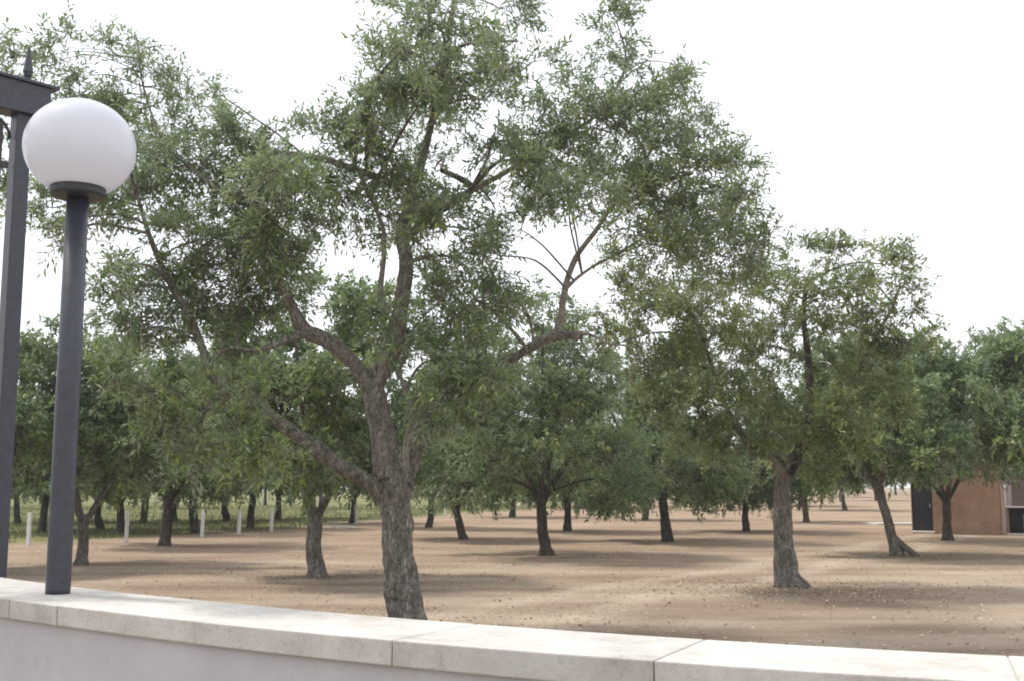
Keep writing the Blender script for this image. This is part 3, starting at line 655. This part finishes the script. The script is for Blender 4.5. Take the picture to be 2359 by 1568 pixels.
# --- far olives: three shapes, copied with their parts
far_protos = []
for i in range(4):
    far_protos.append(olive(Vector((0, 0, 0)), 70 + i, 5.1 + .3 * i, 2.75, .2, label='x', nb=30, n=9, ll=.22, lw=.085, sub=7, per=7, lean=((-1) ** i * .12, 0), base=1.6))
def copy_tree(o, parent=None):
    c = o.copy(); COL.objects.link(c); c.parent = parent
    for ch in list(o.children): copy_tree(ch, c)
    return c
used = [False] * 4
rf = random.Random(8)
def place_far(p, label, group, sc=1.0, rz=None):
    i = rf.randrange(4)
    o = far_protos[i] if not used[i] else copy_tree(far_protos[i])
    used[i] = True
    o.location = (p.x, p.y, ground_h(p.x, p.y) - .02); o.rotation_euler.z = rf.uniform(0, 6.28) if rz is None else rz
    o.scale = (sc,) * 3; tag(o, label, 'tree', group)
FARPX = [
 ((1857, 1201), 'olive with a bare thin trunk just right of the flared split trunk'),
 ((1486, 1197), 'distant olive with a thin brown trunk left of the darkest trunk'),
 ((1180, 1190), 'distant olive with a short trunk between the first two right-hand trunks and the fence'),
 ((988, 1215), 'distant olive whose short brown trunk shows just right of the big trunk'),
 ((1945, 1178), 'distant leaning olive between the flared trunk and the knobbly leaning one'),
 ((1606, 1176), 'distant olive with a thin trunk right of the darkest trunk'),
 ((2018, 1160), 'far olive seen left beside the knobbly leaning trunk'),
 ((2063, 1150), 'far olive seen through the gap left of the hut door'),
 ((1340, 1172), 'far olive whose tiny trunk shows right of the paired trunks'),
]
for px, lab in FARPX: place_far(g(*px), lab, 'olive trees of the grove', rf.uniform(.92, 1.08))
LEFTPX = [(448, 1226), (575, 1216), (228, 1218), (95, 1226), (280, 1229), (812, 1204), (640, 1196), (520, 1198), (400, 1200), (330, 1205), (160, 1200), (720, 1192), (40, 1205)]
ORD = ('first', 'second', 'third', 'fourth', 'fifth', 'sixth', 'seventh', 'eighth', 'ninth', 'tenth', 'eleventh', 'twelfth', 'last')
for i, px in enumerate(sorted(LEFTPX)): place_far(g(*px), 'olive on the grass behind the white posts, %s from the left' % ORD[i], 'olives behind the post fence', rf.uniform(.92, 1.1))
# ranks toward the horizon
cand = []
for row, Y in enumerate((88, 104, 128, 165)):
    hw_ = Y * .50
    xk = -hw_
    while xk < hw_:
        cand.append((xk + rf.uniform(-1.5, 1.5), Y + rf.uniform(-2, 2))); xk += 8.5 + Y * .012
for x, y in cand:
    if x > 8 and y < 118 and rf.random() < .5: continue
    place_far(Vector((x, y, 0)), 'small far olive tree in the ranks at the back of the grove', 'far ranks of olives', rf.uniform(.9, 1.15))

# ------------------------------------------------------------------ fence posts
for i, p in enumerate(fp):
    h = (.92, .95, .9, .88, .9, .86, .93, .9, .9)[i]
    m = MB(); rz = rf.uniform(-.2, .2)
    m.box((0, 0, h / 2 - .03), (.052, .05, h / 2 + .03), rz); m.add([], [])
    o = m.build('fence_post', CONCRETE, None, False, .012)
    o.location = (p.x, p.y, 0); o.rotation_euler = (rf.uniform(-.03, .03), rf.uniform(-.04, .04), 0)
    where = ('leftmost, beside the lamp post', 'second from the left, right of the lamp post', 'third from the left, right of the black olive trunk', 'fourth from the left, under the big low limb',
             'fifth from the left, left of the forked trunk', 'just left of the big trunk', 'just left of the Y-shaped olive', 'just right of the Y-shaped olive', 'farthest, at the right end of the row')[i]
    tag(o, 'white concrete fence post ' + where, 'post', 'white fence posts')

# ------------------------------------------------------------------ brick hut
hb = g(2156, 1229); HY = hb.y; kh = HY / FPX
def hx(px): return (px - 1179) * kh / 1.0 * (at(1180, 1229, HY).x / kh)   # metres across at the hut's distance
hut = empty('brick_hut', (hx(2117), HY + .7, 0), -.39); tag(hut, 'small reddish brick hut with a dark doorway behind the olives at right', 'hut')
X0 = hx(2106)
HB, t, bs, o_ = new_mat('reddish_brick_wall')
co = N(t, 'ShaderNodeTexCoord'); sw = N(t, 'ShaderNodeMapping'); sw.inputs['Rotation'].default_value = (math.pi / 2, 0, 0); t.links.new(co.outputs['Object'], sw.inputs['Vector'])
bk = N(t, 'ShaderNodeTexBrick', Scale=4.0); bk.inputs['Color1'].default_value = (.33, .205, .15, 1); bk.inputs['Color2'].default_value = (.38, .245, .18, 1); bk.inputs['Mortar'].default_value = (.36, .26, .2, 1); bk.inputs['Mortar Size'].default_value = .012
t.links.new(sw.outputs[0], bk.inputs['Vector'])
n1 = N(t, 'ShaderNodeTexNoise', Scale=1.6, Detail=6.0); t.links.new(co.outputs['Object'], n1.inputs['Vector'])
r_ = ramp(t, [(.3, (.7, .66, .6)), (.65, (1.1, 1.06, 1.0))]); t.links.new(n1.outputs['Fac'], r_.inputs[0])
c_ = mixc(t, .8, bk.outputs['Color'], r_.outputs[0], 'MULTIPLY'); t.links.new(c_, bs.inputs['Base Color']); bs.inputs['Roughness'].default_value = .9
BROWNWALL = stone_mat('mauve_brown_render', (.2, .14, .13), (.27, .2, .185), .9, .3, 3.0)
SHADEIN = stone_mat('painted_inside_shade', (.02, .017, .018), (.035, .03, .03), .9, .2, 3.0)  # near-black colour standing in for the shade inside openings
DOORM = metal_paint('near_black_door_paint', (.016, .015, .024), .5)
DOORG = metal_paint('dark_grey_door_panel', (.03, .028, .036), .4)
HH = 2.75
def hbox(name, x0, x1, y0, y1, z0, z1, mat, parent=hut, bev=0.0):
    m = MB(); m.box(((x0 + x1) / 2, (y0 + y1) / 2, (z0 + z1) / 2), ((x1 - x0) / 2, (y1 - y0) / 2, (z1 - z0) / 2)); return m.build(name, mat, parent, False, bev)
dw = hx(2153) - X0; cx1 = hx(2300) - X0
hbox('wall', dw, cx1, 0, .3, -.05, HH, HB)                       # front wall right of the door
hbox('wall', 0, dw, 0, .3, 2.15, HH, HB)                   # lintel
hbox('wall', 0, .03, .003, .3, -.05, 2.15, HB)
hbox('wall', 0, .2, .303, 4.2, -.05, HH, HB)                   # left side
hbox('wall', 0, cx1, 4.2, 4.5, -.05, HH, HB)
hbox('floor', .2, cx1 - .3, .303, 4.2, -.05, .04, SHADEIN)
hbox('wall', cx1 - .3, cx1 - .004, .303, 4.2, -.05, HH, HB)
hbox('corner_pilaster', cx1 + .003, cx1 + .14, -.03, .3, -.05, HH, stone_mat('pale_mortar_corner', (.36, .27, .23), (.45, .36, .31), .9, .3))
rf_ = hbox('roof', -.35, cx1 + 2.6, -.35, 4.8, HH, HH + .16, CONCRETE, hut, .01)
door = hbox('door', .04, dw - .005, .1, .15, .03, 2.1, DOORM)
hbox('door_panel', .1, dw - .06, .085, .097, 1.0, 1.95, DOORG, door)
hbox('door_panel', .1, dw - .06, .085, .097, .12, .88, DOORM, door)
hbox('handle', dw - .1, dw - .07, .04, .085, .93, 1.05, CONCRETE, door)
# lean-to at the right: a counter ledge over a recess with its shade painted in
ax0, ax1 = cx1 + .145, cx1 + 2.6
hbox('lean_to_wall', ax0 + .22, ax1, .5, .7, 0.98, 2.05, BROWNWALL)
hbox('lean_to_post', ax0 + .02, ax0 + .2, .02, .2, 1.0, HH, stone_mat('pale_grey_mauve_post', (.38, .33, .33), (.48, .43, .43), .9, .3))
hbox('ledge', ax0, ax1, .0, .5, .93, .985, CONCRETE, hut, .008)
hbox('lean_to_base', ax0, ax1, .32, .6, -.05, .93, SHADEIN)  # back of the recess, coloured near-black in place of the opening's shade
hbox('lean_to_base', ax0, ax0 + .09, 0.01, .32, -.05, .93, BROWNWALL)
hbox('lean_to_base', ax0 + .55, ax0 + 1.2, .18, .32, -.02, .7, stone_mat('grey_firebox', (.16, .16, .15), (.24, .24, .22), .8, .3))
hbox('threshold', ax0, ax1, -.25, .31, -.03, .05, SLAB, hut, .01)
o = hbox('doorstep', .02, dw + .06, -.55, -.005, -.03, .1, SLAB, hut, .015)
ps = g(2085, 1206)
m = MB(); m.box((0, 0, .0), (1.6, .9, .05)); o = m.build('concrete_slab', SLAB, None, False, .01); o.location = (ps.x - .1, ps.y, .03); o.rotation_euler.z = .1
tag(o, 'pale flat concrete slab on the soil left of the hut door', 'slab')

# ------------------------------------------------------------------ small things on the ground
def rock(px, size, seed, label):
    p = g(*px); bm = bmesh.new(); bmesh.ops.create_icosphere(bm, subdivisions=3, radius=1)
    for v in bm.verts:
        q = 1 + .35 * mnoise.noise(v.co * 1.4 + Vector((seed, 0, 0))) + .12 * mnoise.noise(v.co * 4 + Vector((0, seed, 0)))
        v.co = Vector((v.co.x * size[0], v.co.y * size[1], max(-.3, v.co.z) * size[2])) * q
    me = bpy.data.meshes.new('stone'); bm.to_mesh(me); bm.free(); o = link('stone', me, ROCK); o.location = (p.x, p.y, ground_h(p.x, p.y) + size[2] * .15)
    tag(o, label, 'stone')
rock((787, 1215), (.55, .3, .12), 2, 'pale flat stone on the soil between the forked trunk and the big trunk')
rock((1212, 1166), (.7, .5, .5), 5, 'pale boulder far back, left of the first right-hand trunk')

rg = np.random.default_rng(77)
# leaf litter and pebbles scattered over the soil
def scatter_leaf(n, pos, ll, lw, name, mat, z=.006):
    T = len(pos); a = rg.uniform(0, 6.28, T); d = np.stack([np.cos(a), np.sin(a), rg.normal(0, .18, T)], 1); s = np.stack([-np.sin(a), np.cos(a), rg.normal(0, .35, T)], 1)
    l = ll * rg.uniform(.6, 1.3, (T, 1)); w = lw * rg.uniform(.7, 1.3, (T, 1)) * .5
    V = np.stack([pos - d * l * .5, pos + s * w, pos + d * l * .5 + np.array([0, 0, .01]), pos - s * w], 1).reshape(-1, 3)
    F = np.arange(len(V)).reshape(-1, 4)
    o = link(name, np_mesh(name, V, F, False, np.clip(rg.normal(.5, .28, T), 0, 1)), mat); o['kind'] = 'stuff'; return o
LIT, t, bs, o_ = new_mat('dry_leaf')
aa = N(t, 'ShaderNodeAttribute'); aa.attribute_name = 'tint'
r_ = ramp(t, [(.0, (.24, .17, .115)), (.6, (.36, .28, .195)), (1.0, (.6, .5, .37))]); t.links.new(aa.outputs['Fac'], r_.inputs[0]); t.links.new(r_.outputs[0], bs.inputs['Base Color']); bs.inputs['Roughness'].default_value = .85
pts = []
for _ in range(12000):
    Y = 6 + 34 * rf.random() ** 1.6; X = rf.uniform(-.5, .5) * Y * 1.0
    if mnoise.noise(Vector((X * .45, Y * .45, 1.7))) + rf.uniform(-.5, .5) < -.05: continue
    pts.append((X, Y, ground_h(X, Y) + .012))
for cx, cy, rad, n in [(B.o.x, B.o.y - .4, 1.6, 1700), (A.o.x, A.o.y, 2.0, 900), (protos[0].location.x, protos[0].location.y, 1.5, 500), (protos[4].location.x, protos[4].location.y, 1.2, 400)]:
    for _ in range(n):
        X, Y = cx + rf.gauss(0, rad), cy + rf.gauss(0, rad * .8); pts.append((X, Y, ground_h(X, Y) + .012))
tag(scatter_leaf(1, np.array(pts), .06, .022, 'leaf_litter', LIT), 'dry fallen olive leaves scattered over the bare soil', 'leaf litter')
# pebbles (six-sided chips)
PV = []; PF = []; T = 0
octa = np.array([(1, 0, 0), (0, 1, 0), (-1, 0, 0), (0, -1, 0), (0, 0, 1), (0, 0, -.6)], float)
of = np.array([(0, 1, 4), (1, 2, 4), (2, 3, 4), (3, 0, 4), (1, 0, 5), (2, 1, 5), (3, 2, 5), (0, 3, 5)])
tv = []
for _ in range(3000):
    Y = 6 + 40 * rf.random() ** 1.5; X = rf.uniform(-.5, .5) * Y
    s = .008 + .022 * rf.random() ** 3; a = rf.uniform(0, 6.28)
    o8 = octa * np.array([s * rf.uniform(.8, 1.5), s, s * rf.uniform(.5, .8)]) * rg.uniform(.75, 1.2, (6, 1))
    R2 = np.array([[math.cos(a), -math.sin(a), 0], [math.sin(a), math.cos(a), 0], [0, 0, 1]])
    PV.append(o8 @ R2.T + np.array([X, Y, ground_h(X, Y) + s * .2])); PF.append(of + 6 * T); T += 1; tv += [rf.random()] * 8
PEB, t, bs, o_ = new_mat('pebble'); aa = N(t, 'ShaderNodeAttribute'); aa.attribute_name = 'tint'
r_ = ramp(t, [(.0, (.25, .18, .13)), (.6, (.36, .28, .21)), (1.0, (.56, .49, .41))]); t.links.new(aa.outputs['Fac'], r_.inputs[0]); t.links.new(r_.outputs[0], bs.inputs['Base Color']); bs.inputs['Roughness'].default_value = .9
pb = link('pebbles', np_mesh('pebbles', np.concatenate(PV), np.concatenate(PF), False, tv), PEB); tag(pb, 'small pale pebbles and clods strewn over the bare soil', 'pebbles', None, 'stuff')
# grass blades beyond the fence
gp = []
for _ in range(60000):
    Y = rf.uniform(30, 95); X = rf.uniform(-.5, .05) * Y
    d = FN[0] * X + FN[1] * Y + FC + 3 * mnoise.noise(Vector((X * .16, Y * .16, 4)))
    if d < .2 or mnoise.noise(Vector((X * .5, Y * .5, 9))) < -.25: continue
    gp.append((X, Y, ground_h(X, Y)))
gp = np.array(gp); T = len(gp); a = rg.uniform(0, 6.28, T); w = np.stack([np.cos(a), np.sin(a), np.zeros(T)], 1) * .012
h = rg.uniform(.05, .2, (T, 1)); tip = gp + np.array([0, 0, 1.0]) * h + rg.normal(0, .05, (T, 3)) * np.array([1, 1, 0])
V = np.stack([gp - w, gp + w, tip], 1).reshape(-1, 3)
GRS, t, bs, o_ = new_mat('grass_blade'); aa = N(t, 'ShaderNodeAttribute'); aa.attribute_name = 'tint'
r_ = ramp(t, [(.0, (.07, .1, .03)), (.6, (.14, .155, .05)), (1.0, (.28, .24, .11))]); t.links.new(aa.outputs['Fac'], r_.inputs[0]); t.links.new(r_.outputs[0], bs.inputs['Base Color']); bs.inputs['Roughness'].default_value = .8
go = link('grass', np_mesh('grass', V, np.arange(len(V)).reshape(-1, 3), False, np.clip(rg.normal(.45, .25, T), 0, 1)), GRS); tag(go, 'short yellowish green grass beyond the white fence posts', 'grass', None, 'stuff')
print('LEAVES', LEAVES, 'CW', CW, 'A', A_Y, 'B', B_Y)

# ------------------------------------------------------------------ thin summer haze
HZ = bpy.data.materials.new('haze_air'); HZ.use_nodes = True; t = HZ.node_tree; t.nodes.clear()
ho = t.nodes.new('ShaderNodeOutputMaterial'); hv = t.nodes.new('ShaderNodeVolumePrincipled')
hv.inputs['Color'].default_value = (.93, .96, 1, 1); hv.inputs['Density'].default_value = .0007; hv.inputs['Anisotropy'].default_value = .2
t.links.new(hv.outputs[0], ho.inputs['Volume'])
m = MB(); m.box((0, 0, 6.5), (1600, 1600, 8.0)); hz = m.build('haze', HZ); hz['kind'] = 'stuff'
